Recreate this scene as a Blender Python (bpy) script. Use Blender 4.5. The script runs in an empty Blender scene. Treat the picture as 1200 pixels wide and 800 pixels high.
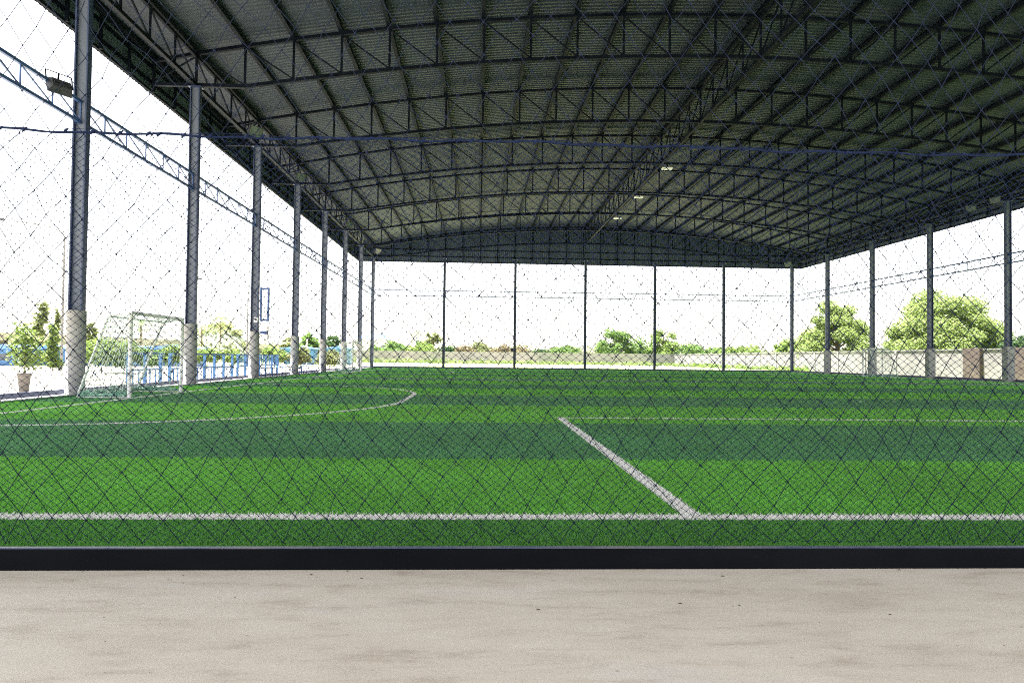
import bpy, math, random
import numpy as np
from mathutils import Matrix, Vector
random.seed(7)
rng = np.random.default_rng(7)
sc = bpy.context.scene
C = sc.collection
R = math.radians

# ------------------------------------------------------------------ camera
F, YAW, PITCH, ROLL = 831.566, 0.04709, 0.02328, 0.01156
CAMH = 1.05
cy, sy = math.cos(YAW), math.sin(YAW)
cp, sp = math.cos(PITCH), math.sin(PITCH)
cr, sr = math.cos(ROLL), math.sin(ROLL)
r0 = Vector((cy, -sy, 0)); f0 = Vector((sy, cy, 0)); zz = Vector((0, 0, 1))
fw = f0 * cp + zz * sp
u0 = -f0 * sp + zz * cp
rt = r0 * cr + u0 * sr
up = u0 * cr - r0 * sr
cam_d = bpy.data.cameras.new('camera')
cam = bpy.data.objects.new('camera', cam_d)
C.objects.link(cam)
m = Matrix((rt, up, -fw)).transposed().to_4x4()
m.translation = Vector((0, 0, CAMH))
cam.matrix_world = m
cam_d.sensor_width = 36; cam_d.lens = F / 1200 * 36
cam_d.clip_start = 0.05; cam_d.clip_end = 3000
sc.camera = cam

def ray(x, y):
    """direction of a photo pixel (1200x800)"""
    return (fw + rt * ((x - 600) / F) - up * ((y - 400) / F))
def at(x, y, Y):
    d = ray(x, y); t = Y / d.y
    return Vector((0, 0, CAMH)) + d * t

# ------------------------------------------------------------------ geometry constants
XL, XR, Y1, BAY = -9.96, 30.15, 18.06, 6.994
YB = Y1 + 7 * BAY
YF = Y1 - 2 * BAY - 1.6   # the roof runs on over the walkway
OV = 1.67
XC = (XL + XR) / 2
ZB = 10.17            # lower edge of fascia
RB, RT = 6.79, 7.31   # ring girder chords
def ztop(x): return 13.6 - 2.0 * ((x - XC) / 20.0) ** 2
def zbot(x):
    d = abs(x - XC)
    return 10.43 if d > 18.35 else 12.03 - 1.6 * (d / 18.35) ** 2
YN = 3.56             # plane of the near net

# ------------------------------------------------------------------ materials
def mat(name):
    m = bpy.data.materials.new(name); m.use_nodes = True
    nt = m.node_tree; b = nt.nodes['Principled BSDF']
    return m, nt, b
def N(nt, t, **k):
    n = nt.nodes.new(t)
    for a, v in k.items():
        if a in n.inputs: n.inputs[a].default_value = v
        else: setattr(n, a, v)
    return n
def ramp(nt, fac, stops):
    n = nt.nodes.new('ShaderNodeValToRGB')
    e = n.color_ramp.elements
    while len(e) < len(stops): e.new(0.5)
    for i, (p, c) in enumerate(stops):
        e[i].position = p; e[i].color = (*c, 1)
    nt.links.new(fac, n.inputs[0]); return n.outputs[0]
def coords(nt, scale=(1, 1, 1)):
    t = nt.nodes.new('ShaderNodeTexCoord'); mp = nt.nodes.new('ShaderNodeMapping')
    mp.inputs['Scale'].default_value = scale
    nt.links.new(t.outputs['Object'], mp.inputs['Vector'])
    return mp.outputs[0]
def noisy(name, c1, c2, scale=2.0, rough=0.6, metal=0.0, stretch=(1, 1, 1), bump=0.0, bscale=None, detail=6, spec=0.5, lo=.35, hi=.65):
    m, nt, b = mat(name)
    v = coords(nt, stretch)
    n = N(nt, 'ShaderNodeTexNoise', Scale=scale, Detail=detail, Roughness=.6)
    nt.links.new(v, n.inputs['Vector'])
    nt.links.new(ramp(nt, n.outputs[0], [(lo, c1), (hi, c2)]), b.inputs['Base Color'])
    b.inputs['Roughness'].default_value = rough; b.inputs['Metallic'].default_value = metal
    b.inputs['Specular IOR Level'].default_value = spec
    if bump:
        n2 = N(nt, 'ShaderNodeTexNoise', Scale=bscale or scale * 6, Detail=4)
        nt.links.new(v, n2.inputs['Vector'])
        bp = N(nt, 'ShaderNodeBump', Strength=bump, Distance=0.02)
        nt.links.new(n2.outputs[0], bp.inputs['Height']); nt.links.new(bp.outputs[0], b.inputs['Normal'])
    return m

M = {}
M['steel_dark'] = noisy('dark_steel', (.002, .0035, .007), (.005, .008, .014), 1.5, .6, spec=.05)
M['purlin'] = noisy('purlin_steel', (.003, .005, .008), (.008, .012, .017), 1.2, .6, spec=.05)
M['column'] = noisy('column_paint', (.060, .078, .11), (.095, .112, .145), 1.2, .5, stretch=(1, 1, .25))
M['column_edge'] = noisy('column_flange_paint', (.012, .024, .07), (.02, .035, .09), 1.5, .5)
M['girder'] = noisy('girder_paint', (.015, .05, .17), (.03, .08, .22), 2, .5)
M['beam_black'] = noisy('black_beam_paint', (.002, .0025, .004), (.004, .005, .007), 3, .6, stretch=(.3, 1, 1), spec=.06)
M['beam_top'] = noisy('lit_worn_beam_top', (.03, .045, .09), (.12, .12, .13), 4, .45, stretch=(.6, 3, 1), lo=.45, hi=.72)  # bluish light along the beam top put into the colour, with paler worn flecks
M['beam_navy'] = noisy('navy_beam', (.02, .03, .07), (.045, .055, .10), 1, .6)
M['fascia'] = noisy('fascia_sheet', (.03, .05, .07), (.05, .075, .10), .5, .5, stretch=(1, 1, .2))
M['conc'] = noisy('cast_concrete', (.22, .218, .215), (.33, .325, .32), 3, .85, bump=.3, lo=.3, hi=.7)
M['navy'] = noisy('net_cord', (.005, .009, .022), (.012, .018, .042), 30, .8, spec=.1)
M['navy_fine'] = noisy('fine_net_cord', (.004, .009, .032), (.010, .020, .060), 30, .8, spec=.1)
M['rope'] = noisy('rope_cord', (.004, .008, .028), (.010, .018, .05), 40, .8, spec=.1)
M['white'] = noisy('white_paint', (.72, .72, .70), (.82, .82, .80), 3, .4)
M['goalnet'] = noisy('pale_green_net', (.45, .58, .48), (.6, .7, .6), 5, .7)
M['goalpile'] = noisy('green_net_folds', (.05, .25, .16), (.45, .6, .5), 25, .8)
M['blue'] = noisy('blue_paint', (.035, .13, .30), (.06, .18, .38), 2, .45)
M['blue_dark'] = noisy('dark_blue_paint', (.02, .06, .20), (.04, .09, .26), 2, .45)
M['glass'] = noisy('lamp_glass', (.07, .09, .08), (.13, .155, .14), 3, .2)
M['lampw'] = noisy('white_lamp_cover', (.85, .85, .82), (.9, .9, .88), 3, .4)
M['alu'] = noisy('grey_lamp_housing', (.035, .038, .045), (.06, .065, .075), 6, .5, .3)
M['wallm'] = noisy('rendered_wall', (.20, .19, .19), (.28, .265, .265), .5, .85, stretch=(1, 1, 2.5), lo=.3, hi=.6)
M['wallpost'] = noisy('wall_pier', (.075, .055, .047), (.13, .10, .088), 1.2, .9)
M['overpass'] = noisy('overpass_concrete', (.27, .24, .21), (.36, .33, .29), .2, .9, stretch=(1, 1, 3))
M['pier'] = noisy('pier_concrete', (.16, .16, .16), (.26, .25, .24), .3, .9)
M['trunk'] = noisy('bark', (.10, .07, .05), (.22, .17, .12), 6, .9, stretch=(1, 1, .3), bump=.4)
M['blueroof'] = noisy('blue_roof_sheet', (.10, .22, .48), (.16, .30, .58), .4, .5)
M['building'] = noisy('pale_render', (.5, .5, .5), (.62, .6, .58), .3, .8)
M['window'] = noisy('window_glass', (.03, .05, .07), (.08, .1, .12), .5, .15)
M['planter'] = noisy('planter_clay', (.13, .115, .105), (.20, .18, .165), 4, .85)
M['black'] = noisy('black_plastic', (.008, .008, .009), (.015, .015, .017), 5, .5)
M['soil'] = noisy('planter_soil', (.05, .035, .025), (.1, .07, .05), 8, .95)
M['thatch'] = noisy('hill_scrub', (.07, .10, .055), (.16, .18, .12), .15, .9)

# corrugated roof sheet: grey-green underside, slightly streaked panel to panel
def sheet_mat():
    m, nt, b = mat('roof_sheet')
    v = coords(nt, (.25, 2.2, 1))
    n = N(nt, 'ShaderNodeTexNoise', Scale=1.0, Detail=5); nt.links.new(v, n.inputs['Vector'])
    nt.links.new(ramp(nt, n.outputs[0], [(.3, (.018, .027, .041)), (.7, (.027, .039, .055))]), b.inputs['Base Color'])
    b.inputs['Roughness'].default_value = .6; b.inputs['Specular IOR Level'].default_value = .3
    return m
M['sheet'] = sheet_mat()

STRIPES = [7.35 + 4.12 * i for i in range(16)]
def turf_mat(name, lift=1.0, blade=False):
    m, nt, b = mat(name)
    t = nt.nodes.new('ShaderNodeNewGeometry')
    sx = nt.nodes.new('ShaderNodeSeparateXYZ'); nt.links.new(t.outputs['Position'], sx.inputs[0])
    # (y - 7.35 + small jitter)/8.24 fractional part < .5 -> dark band
    nj = N(nt, 'ShaderNodeTexNoise', Scale=14.0, Detail=2); nt.links.new(t.outputs['Position'], nj.inputs['Vector'])
    a = N(nt, 'ShaderNodeMath', operation='MULTIPLY_ADD'); nt.links.new(nj.outputs[0], a.inputs[0]); a.inputs[1].default_value = .07; nt.links.new(sx.outputs['Y'], a.inputs[2])
    a2 = N(nt, 'ShaderNodeMath', operation='MULTIPLY_ADD'); nt.links.new(a.outputs[0], a2.inputs[0]); a2.inputs[1].default_value = 1 / 8.24; a2.inputs[2].default_value = -(7.35 + .035) / 8.24 + 10
    fr = N(nt, 'ShaderNodeMath', operation='FRACT'); nt.links.new(a2.outputs[0], fr.inputs[0])
    lt = N(nt, 'ShaderNodeMath', operation='LESS_THAN'); nt.links.new(fr.outputs[0], lt.inputs[0]); lt.inputs[1].default_value = .5
    n1 = N(nt, 'ShaderNodeTexNoise', Scale=70.0, Detail=3, Roughness=.7); nt.links.new(t.outputs['Position'], n1.inputs['Vector'])
    n2 = N(nt, 'ShaderNodeTexNoise', Scale=.6, Detail=4); nt.links.new(t.outputs['Position'], n2.inputs['Vector'])
    s = lift
    light = ramp(nt, n1.outputs[0], [(.3, (.038*s, .140*s, .014*s)), (.7, (.112*s, .300*s, .038*s))])
    dark = ramp(nt, n1.outputs[0], [(.3, (.026*s, .088*s, .028*s)), (.7, (.066*s, .180*s, .068*s))])
    mx = N(nt, 'ShaderNodeMix', data_type='RGBA'); nt.links.new(lt.outputs[0], mx.inputs[0]); nt.links.new(light, mx.inputs[6]); nt.links.new(dark, mx.inputs[7])
    mr = N(nt, 'ShaderNodeMapRange'); nt.links.new(n2.outputs[0], mr.inputs[0])
    mr.inputs[1].default_value = .3; mr.inputs[2].default_value = .7; mr.inputs[3].default_value = .85; mr.inputs[4].default_value = 1.15
    hs = N(nt, 'ShaderNodeHueSaturation'); nt.links.new(mr.outputs[0], hs.inputs['Value']); nt.links.new(mx.outputs[2], hs.inputs['Color'])
    # the margin outside the near touchline is multiplied darker and bluer
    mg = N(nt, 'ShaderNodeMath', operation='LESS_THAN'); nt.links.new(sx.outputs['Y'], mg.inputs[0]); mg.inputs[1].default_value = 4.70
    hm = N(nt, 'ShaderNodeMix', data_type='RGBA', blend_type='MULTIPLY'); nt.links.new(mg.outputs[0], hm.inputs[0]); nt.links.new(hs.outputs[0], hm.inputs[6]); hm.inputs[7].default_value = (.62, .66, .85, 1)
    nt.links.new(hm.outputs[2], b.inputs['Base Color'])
    b.inputs['Roughness'].default_value = .5 if blade else .8
    b.inputs['Specular IOR Level'].default_value = .5 if blade else .12
    if blade:
        tr = N(nt, 'ShaderNodeBsdfTranslucent'); nt.links.new(hm.outputs[2], tr.inputs['Color'])
        ms = N(nt, 'ShaderNodeMixShader'); ms.inputs[0].default_value = .4
        nt.links.new(b.outputs[0], ms.inputs[1]); nt.links.new(tr.outputs[0], ms.inputs[2]); nt.links.new(ms.outputs[0], nt.nodes['Material Output'].inputs['Surface'])
    b.inputs['Sheen Weight'].default_value = .40 if blade else .06; b.inputs['Sheen Roughness'].default_value = .4; b.inputs['Sheen Tint'].default_value = (.62, 1, .32, 1)
    bp = N(nt, 'ShaderNodeBump', Strength=.35, Distance=.02); nt.links.new(n1.outputs[0], bp.inputs['Height']); nt.links.new(bp.outputs[0], b.inputs['Normal'])
    return m
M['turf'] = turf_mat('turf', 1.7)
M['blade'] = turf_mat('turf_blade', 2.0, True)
M['line'] = noisy('white_turf', (.62, .60, .55), (.80, .78, .73), 60, .7, bump=.5, bscale=90, lo=.3, hi=.6)

def floor_mat():
    m, nt, b = mat('walkway_concrete')
    def noise(st, sc_, det=10, ro=.65, dist=0):
        n = N(nt, 'ShaderNodeTexNoise', Scale=sc_, Detail=det, Roughness=ro, Distortion=dist); nt.links.new(coords(nt, st), n.inputs['Vector']); return n.outputs[0]
    def mul(c1, c2, f=1.0):
        x = N(nt, 'ShaderNodeMix', data_type='RGBA', blend_type='MULTIPLY'); x.inputs[0].default_value = f
        nt.links.new(c1, x.inputs[6]); nt.links.new(c2, x.inputs[7]); return x.outputs[2]
    c = ramp(nt, noise((.45, 1.1, 1), 1.1, 12, .6), [(.30, (.44, .385, .31)), (.43, (.56, .50, .405)), (.56, (.59, .53, .435)), (.70, (.57, .545, .50))])
    c = mul(c, ramp(nt, noise((.7, 2.4, 1), 3.2, 14, .72, .3), [(.33, (.74, .715, .69)), (.46, (.94, .93, .92)), (.6, (1, 1, 1)), (.75, (1.0, .99, .97))]))
    c = mul(c, ramp(nt, noise((.35, 7.0, 1), 4.0, 8, .7), [(.31, (.84, .82, .80)), (.40, (1, 1, 1))]), .8)
    c = mul(c, ramp(nt, noise((1, 1, 1), 55.0, 6, .8), [(.3, (.86, .85, .84)), (.5, (1, 1, 1)), (.72, (1.0, 1.0, 1.0))]), .2)
    for sc_, th, col in ((2.3, .030, (.38, .34, .31)), (6.5, .045, (.55, .51, .47))):
        vo = N(nt, 'ShaderNodeTexVoronoi', Scale=sc_); nt.links.new(coords(nt, (1, 2.0, 1)), vo.inputs['Vector'])
        ad = N(nt, 'ShaderNodeMath', operation='MULTIPLY_ADD'); nt.links.new(noise((1, 1, 1), 40.0, 4), ad.inputs[0]); ad.inputs[1].default_value = .09; nt.links.new(vo.outputs[0], ad.inputs[2])
        c = mul(c, ramp(nt, ad.outputs[0], [(th + .028, col), (th + .045, (1, 1, 1))]))
    # a few long hairline scratches
    w_ = N(nt, 'ShaderNodeTexVoronoi', Scale=1.1, feature='DISTANCE_TO_EDGE'); 
    dn = noise((1, 1, 1), 2.5, 5)
    mv = N(nt, 'ShaderNodeMix', data_type='RGBA'); mv.inputs[0].default_value = .25
    tc = coords(nt, (.35, 1.0, 1)); nz = N(nt, 'ShaderNodeTexNoise', Scale=1.5, Detail=5); nt.links.new(tc, nz.inputs['Vector'])
    nt.links.new(tc, mv.inputs[6]); nt.links.new(nz.outputs['Color'], mv.inputs[7]); nt.links.new(mv.outputs[2], w_.inputs['Vector'])
    c = mul(c, ramp(nt, w_.outputs[0], [(.0, (.78, .76, .74)), (.0035, (1, 1, 1))]), .15)
    nt.links.new(c, b.inputs['Base Color'])
    b.inputs['Roughness'].default_value = .6; b.inputs['Specular IOR Level'].default_value = .3
    bp = N(nt, 'ShaderNodeBump', Strength=.2, Distance=.004); nt.links.new(noise((1, 1, 1), 70.0, 6), bp.inputs['Height']); nt.links.new(bp.outputs[0], b.inputs['Normal'])
    return m
M['floor'] = floor_mat()

def ground_mat():
    m, nt, b = mat('outer_ground')
    t = nt.nodes.new('ShaderNodeNewGeometry')
    sx = nt.nodes.new('ShaderNodeSeparateXYZ'); nt.links.new(t.outputs['Position'], sx.inputs[0])
    n = N(nt, 'ShaderNodeTexNoise', Scale=.25, Detail=6); nt.links.new(t.outputs['Position'], n.inputs['Vector'])
    dirt = ramp(nt, n.outputs[0], [(.35, (.27, .25, .21)), (.6, (.36, .335, .29))])
    n3 = N(nt, 'ShaderNodeTexNoise', Scale=.12, Detail=8, Roughness=.65); nt.links.new(t.outputs['Position'], n3.inputs['Vector'])
    grass = ramp(nt, n3.outputs[0], [(.36, (.10, .16, .035)), (.47, (.22, .28, .08)), (.56, (.38, .35, .26))])
    # grass behind and far around the hall, pale yard on the left
    my = N(nt, 'ShaderNodeMapRange'); nt.links.new(sx.outputs['Y'], my.inputs[0]); my.inputs[1].default_value = 68; my.inputs[2].default_value = 74
    mx = N(nt, 'ShaderNodeMix', data_type='RGBA'); nt.links.new(my.outputs[0], mx.inputs[0]); nt.links.new(dirt, mx.inputs[6]); nt.links.new(grass, mx.inputs[7])
    # scrubby grass on the right hand side of the hall too
    mz = N(nt, 'ShaderNodeMapRange'); nt.links.new(sx.outputs['X'], mz.inputs[0]); mz.inputs[1].default_value = 31; mz.inputs[2].default_value = 32
    n4 = N(nt, 'ShaderNodeTexNoise', Scale=.4, Detail=8, Roughness=.65); nt.links.new(t.outputs['Position'], n4.inputs['Vector'])
    gr2 = ramp(nt, n4.outputs[0], [(.36, (.05, .09, .02)), (.6, (.14, .18, .06))])
    mx2 = N(nt, 'ShaderNodeMix', data_type='RGBA'); nt.links.new(mz.outputs[0], mx2.inputs[0]); nt.links.new(mx.outputs[2], mx2.inputs[6]); nt.links.new(gr2, mx2.inputs[7])
    nt.links.new(mx2.outputs[2], b.inputs['Base Color']); b.inputs['Roughness'].default_value = .9
    return m
M['ground'] = ground_mat()

def leaf_mat(name, c1, c2, scale=.5):
    m, nt, b = mat(name)
    t = nt.nodes.new('ShaderNodeNewGeometry')
    n = N(nt, 'ShaderNodeTexNoise', Scale=scale, Detail=5, Roughness=.7); nt.links.new(t.outputs['Position'], n.inputs['Vector'])
    nt.links.new(ramp(nt, n.outputs[0], [(.3, c1), (.7, c2)]), b.inputs['Base Color'])
    b.inputs['Roughness'].default_value = .55
    tr = N(nt, 'ShaderNodeBsdfTranslucent'); nt.links.new(ramp(nt, n.outputs[0], [(.3, c1), (.7, c2)]), tr.inputs['Color'])
    ms = N(nt, 'ShaderNodeMixShader'); ms.inputs[0].default_value = .48
    nt.links.new(b.outputs[0], ms.inputs[1]); nt.links.new(tr.outputs[0], ms.inputs[2])
    nt.links.new(ms.outputs[0], nt.nodes['Material Output'].inputs['Surface'])
    return m
L = {
 'lime': leaf_mat('lime_leaves', (.16, .22, .06), (.26, .33, .11), .35),
 'green': leaf_mat('green_leaves', (.07, .14, .03), (.15, .23, .065), .5),
 'olive': leaf_mat('olive_leaves', (.12, .15, .055), (.21, .23, .10), .5),
 'dark': leaf_mat('dark_leaves', (.025, .06, .02), (.07, .12, .04), .6),
 'brown': leaf_mat('dry_leaves', (.10, .085, .045), (.18, .15, .08), .6),
 'yellow': leaf_mat('yellow_green_leaves', (.11, .18, .035), (.20, .27, .075), 1.2),
}

# ------------------------------------------------------------------ mesh helpers
class MB:
    def __init__(s): s.v = []; s.f = []; s.mi = []
    def quadbox(s, c8, mi=0):
        b = len(s.v); s.v += [tuple(p) for p in c8]
        for f in ((0,3,2,1),(4,5,6,7),(0,1,5,4),(1,2,6,5),(2,3,7,6),(3,0,4,7)):
            s.f.append(tuple(b + i for i in f)); s.mi.append(mi)
    def box(s, x0, x1, y0, y1, z0, z1, mi=0):
        s.quadbox([(x0,y0,z0),(x1,y0,z0),(x1,y1,z0),(x0,y1,z0),(x0,y0,z1),(x1,y0,z1),(x1,y1,z1),(x0,y1,z1)], mi)
    def bar(s, p, q, w, h, up_=(0, 0, 1), mi=0):
        p = Vector(p); q = Vector(q); d = (q - p).normalized(); u = Vector(up_)
        a = d.cross(u)
        if a.length < 1e-3: a = d.cross(Vector((1, 0, 0)))
        a.normalize(); u = a.cross(d).normalized()
        a *= w / 2; u *= h / 2
        s.quadbox([p-a-u, p+a-u, p+a+u, p-a+u, q-a-u, q+a-u, q+a+u, q-a+u], mi)
    def tube(s, pts, r, n=8, mi=0, cap=True):
        pts = [Vector(p) for p in pts]; b = len(s.v)
        for i, p in enumerate(pts):
            d = (pts[min(i+1, len(pts)-1)] - pts[max(i-1, 0)]).normalized()
            a = d.cross(Vector((0, 0, 1)))
            if a.length < 1e-2: a = d.cross(Vector((1, 0, 0)))
            a.normalize(); u = a.cross(d)
            rr = r[i] if isinstance(r, (list, tuple)) else r
            for k in range(n):
                t = 2 * math.pi * k / n
                s.v.append(tuple(p + a * (rr * math.cos(t)) + u * (rr * math.sin(t))))
        for i in range(len(pts) - 1):
            for k in range(n):
                k2 = (k + 1) % n
                s.f.append((b+i*n+k, b+i*n+k2, b+(i+1)*n+k2, b+(i+1)*n+k)); s.mi.append(mi)
        if cap:
            s.f.append(tuple(b + k for k in range(n))); s.mi.append(mi)
            e = b + (len(pts)-1)*n
            s.f.append(tuple(e + k for k in reversed(range(n)))); s.mi.append(mi)
    def prism(s, poly, y0, y1, axis='y', mi=0):
        b = len(s.v); n = len(poly)
        for yy in (y0, y1):
            for (a, z) in poly:
                s.v.append((a, yy, z) if axis == 'y' else (yy, a, z))
        s.f.append(tuple(b + i for i in range(n))); s.mi.append(mi)
        s.f.append(tuple(b + n + i for i in reversed(range(n)))); s.mi.append(mi)
        for i in range(n):
            j = (i + 1) % n
            s.f.append((b+i, b+n+i, b+n+j, b+j)); s.mi.append(mi)
    def sheet(s, poly, z, mi=0):
        b = len(s.v)
        s.v += [(x, y, z) for x, y in poly]; s.f.append(tuple(range(b, b + len(poly)))); s.mi.append(mi)
    def build(s, name, mats, parent=None, smooth=False, loc=None, bevel=0):
        if not isinstance(mats, (list, tuple)): mats = [mats]
        me = bpy.data.meshes.new(name)
        vs = s.v
        o = bpy.data.objects.new(name, me)
        off = Vector((0, 0, 0))
        if parent is None and loc is not None:
            off = Vector(loc); o.location = off
        elif parent is not None:
            off = Vector(parent.location); o.parent = parent
        vs = [(x - off.x, y - off.y, z - off.z) for x, y, z in vs]
        me.from_pydata(vs, [], s.f)
        for mm in mats: me.materials.append(mm)
        me.polygons.foreach_set('material_index', s.mi)
        if smooth: me.polygons.foreach_set('use_smooth', [True] * len(s.f))
        me.update(); me.validate()
        C.objects.link(o)
        if bevel:
            b = o.modifiers.new('edge', 'BEVEL'); b.width = bevel; b.segments = 2; b.limit_method = 'ANGLE'
        return o

def npmesh(name, V, Fq, material, parent=None, mi=None, mats=None):
    """V (n,3), Fq (m,k) faces with k equal vertices"""
    me = bpy.data.meshes.new(name)
    V = np.asarray(V, dtype=np.float32); Fq = np.asarray(Fq, dtype=np.int32)
    if parent is not None:
        V = V - np.array(parent.location, dtype=np.float32)
    k = Fq.shape[1]
    me.vertices.add(len(V)); me.vertices.foreach_set('co', V.ravel())
    me.loops.add(Fq.size); me.loops.foreach_set('vertex_index', Fq.ravel())
    me.polygons.add(len(Fq))
    me.polygons.foreach_set('loop_start', np.arange(0, Fq.size, k, dtype=np.int32))
    me.polygons.foreach_set('loop_total', np.full(len(Fq), k, dtype=np.int32))
    for mm in (mats or [material]): me.materials.append(mm)
    if mi is not None: me.polygons.foreach_set('material_index', np.asarray(mi, dtype=np.int32))
    me.update(calc_edges=True); me.validate()
    o = bpy.data.objects.new(name, me); C.objects.link(o)
    if parent is not None: o.parent = parent
    return o

def tag(o, label=None, cat=None, group=None, kind=None):
    if label: o['label'] = label
    if cat: o['category'] = cat
    if group: o['group'] = group
    if kind: o['kind'] = kind
    return o
def empty(name, loc, label, cat, group=None):
    o = bpy.data.objects.new(name, None); o.location = loc; o.empty_display_size = .3
    C.objects.link(o); return tag(o, label, cat, group)

# ------------------------------------------------------------------ the setting
g = MB(); g.sheet([(-1500, -900), (1500, -900), (1500, 2400), (-1500, 2400)], -0.06)
tag(g.build('ground', M['ground']), kind='structure')
g = MB(); g.box(-16, 18, -7, YN - .012, -.3, 0.0)
tag(g.build('walkway', M['floor']), kind='structure')
g = MB(); g.box(XL + .1, XR - .1, YN + .06, YB - .12, -.05, 0.0)
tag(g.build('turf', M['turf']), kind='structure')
# pale concrete strip round the turf
g = MB()
g.box(XL - .75, XL + .095, YN + .06, YB + .7, -.2, .03)
g.box(XR - .095, XR + .75, YN + .06, YB + .7, -.2, .03)
g.box(XL + .095, XR - .095, YB - .115, YB + .7, -.2, .03)
tag(g.build('concrete_strip', M['conc']), kind='structure')

# painted pitch markings
LW = .12
lines = MB()
LZ = .006
def hline(x0, x1, y, w=LW): lines.sheet([(x0, y-w/2), (x1, y-w/2), (x1, y+w/2), (x0, y+w/2)], LZ)
def vline(x, y0, y1, w=LW): lines.sheet([(x-w/2, y0), (x+w/2, y0), (x+w/2, y1), (x-w/2, y1)], LZ)
def path(pts, w=LW):
    pts = [Vector((a, b)) for a, b in pts]
    b0 = len(lines.v)
    for i, p in enumerate(pts):
        d = (pts[min(i+1, len(pts)-1)] - pts[max(i-1, 0)]).normalized(); nrm = Vector((-d.y, d.x)) * w / 2
        for q in (p - nrm, p + nrm): lines.v.append((q.x, q.y, LZ))
    for i in range(len(pts) - 1):
        k = b0 + 2 * i; lines.f.append((k, k+2, k+3, k+1)); lines.mi.append(0)
GX = -8.12; GX2 = 28.1
NEAR = 4.68
hline(GX, GX2, NEAR, .15)
hline(GX, GX2, 33.2, .13)
hline(GX, GX2, 35.2, .13)
hline(GX, GX2, 65.3, .13)
vline(GX, NEAR + .08, 33.13); vline(GX, 35.27, 65.23)
vline(GX2, NEAR + .08, 33.13); vline(GX2, 35.27, 65.23)
vline(1.45, NEAR + .08, 12.44, .13)
hline(1.386, 21.0, 12.50, .12)
vline(21.0 - .065, NEAR + .08, 12.44, .13)
def dee(cyy, side=1, x0=GX, r=6.35, h=1.5):
    p = [(x0 + side * .08, cyy - h - r)]
    for i in range(1, 25):
        t = math.pi / 2 * i / 24; p.append((x0 + side * r * math.sin(t), cyy - h - r * math.cos(t)))
    for i in range(0, 24):
        t = math.pi / 2 * (1 - i / 24); p.append((x0 + side * r * math.sin(t), cyy + h + r * math.cos(t)))
    path(p, .12)
dee(18.15); dee(49.4); dee(49.4, -1, GX2)
hline(9.9, 10.15, 18.3, .12); hline(5.4, 5.75, 20.0, .12)
tag(lines.build('pitch_markings', M['line']), kind='structure')

# short turf fibres where they can be made out
def line_mask(x, y):
    inx = (x > GX - .06) & (x < GX2 + .06)
    w = inx & (np.abs(y - NEAR) < .075)
    for yy in (33.2, 35.2, 65.3): w |= inx & (np.abs(y - yy) < .075)
    iny = ((y > NEAR) & (y < 33.2)) | ((y > 35.2) & (y < 65.3))
    for xx in (GX, GX2): w |= iny & (np.abs(x - xx) < .06)
    w |= (np.abs(x - 1.45) < .065) & (y > NEAR) & (y < 12.56)
    w |= (np.abs(x - 20.935) < .065) & (y > NEAR) & (y < 12.56)
    w |= (np.abs(y - 12.50) < .06) & (x > 1.4) & (x < 21)
    for x0, cyy, side in ((GX, 18.15, 1), (GX, 49.4, 1), (GX2, 49.4, -1)):
        d = np.hypot(x - x0, np.maximum(np.abs(y - cyy) - 1.5, 0))
        w |= (np.abs(d - 6.35) < .06) & ((x - x0) * side > 0)
    w |= (np.abs(y - 18.3) < .06) & (x > 9.9) & (x < 10.15)
    w |= (np.abs(y - 20.0) < .06) & (x > 5.4) & (x < 5.75)
    return w
def fibres(name, nb, y0, y1, pw, ln0, wd0, wdk, label, wide):
    u = rng.random(nb); yb = y0 + (y1 - y0) * u ** pw
    if wide: xb = XL + .2 + (XR - XL - .4) * rng.random(nb)
    else: xb = np.clip((rng.random(nb) * 2 - 1) * (yb * .86 + 1.6) + .05 * yb + .1, XL + .2, XR - .2)
    on = line_mask(xb + rng.normal(0, .004, nb), yb + rng.normal(0, .004, nb))
    ang = rng.random(nb) * 2 * np.pi
    ln = ln0 * (1 + rng.random(nb)); wd = wd0 * (.6 + rng.random(nb)) + wdk * yb
    lean = rng.random(nb) * ln0 * 1.3; la = rng.random(nb) * 2 * np.pi
    base = np.stack([xb, yb, np.zeros(nb)], 1)
    dv = np.stack([np.cos(ang) * wd, np.sin(ang) * wd, np.zeros(nb)], 1)
    tp = base + np.stack([np.cos(la) * lean, np.sin(la) * lean, ln], 1)
    V = np.stack([base - dv, base + dv, tp], 1).reshape(-1, 3)
    o = npmesh(name, V, np.arange(nb * 3).reshape(-1, 3), None, mi=on.astype(int), mats=[M['blade'], M['line']])
    tag(o, label, 'turf', kind='stuff')
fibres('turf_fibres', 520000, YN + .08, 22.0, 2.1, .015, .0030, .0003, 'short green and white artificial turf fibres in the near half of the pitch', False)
fibres('turf_fibres', 330000, 21.5, YB - .2, 1.5, .018, .006, .0003, 'short artificial turf fibres in the far half of the pitch', True)

nd = 110
V = []; Fq = []
for k in range(nd):
    x = rng.uniform(-5, 6); y = YN - .03 - 2.2 * rng.random() ** 1.6; r_ = .0015 + .005 * rng.random() ** 3; t0 = rng.random() * 6
    b = len(V)
    for q in range(4):
        t = t0 + q * 1.57; V.append((x + r_ * (1 + .6 * rng.random()) * math.cos(t) * 1.6, y + r_ * math.sin(t), .001))
    V.append((x, y, .001 + r_ * .7)); 
    for q in range(4): Fq.append((b + q, b + (q + 1) % 4, b + 4))
o = npmesh('grit', V, Fq, M['soil']); tag(o, 'scattered dark grit and crumbs on the concrete walkway', 'grit', kind='stuff')

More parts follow.
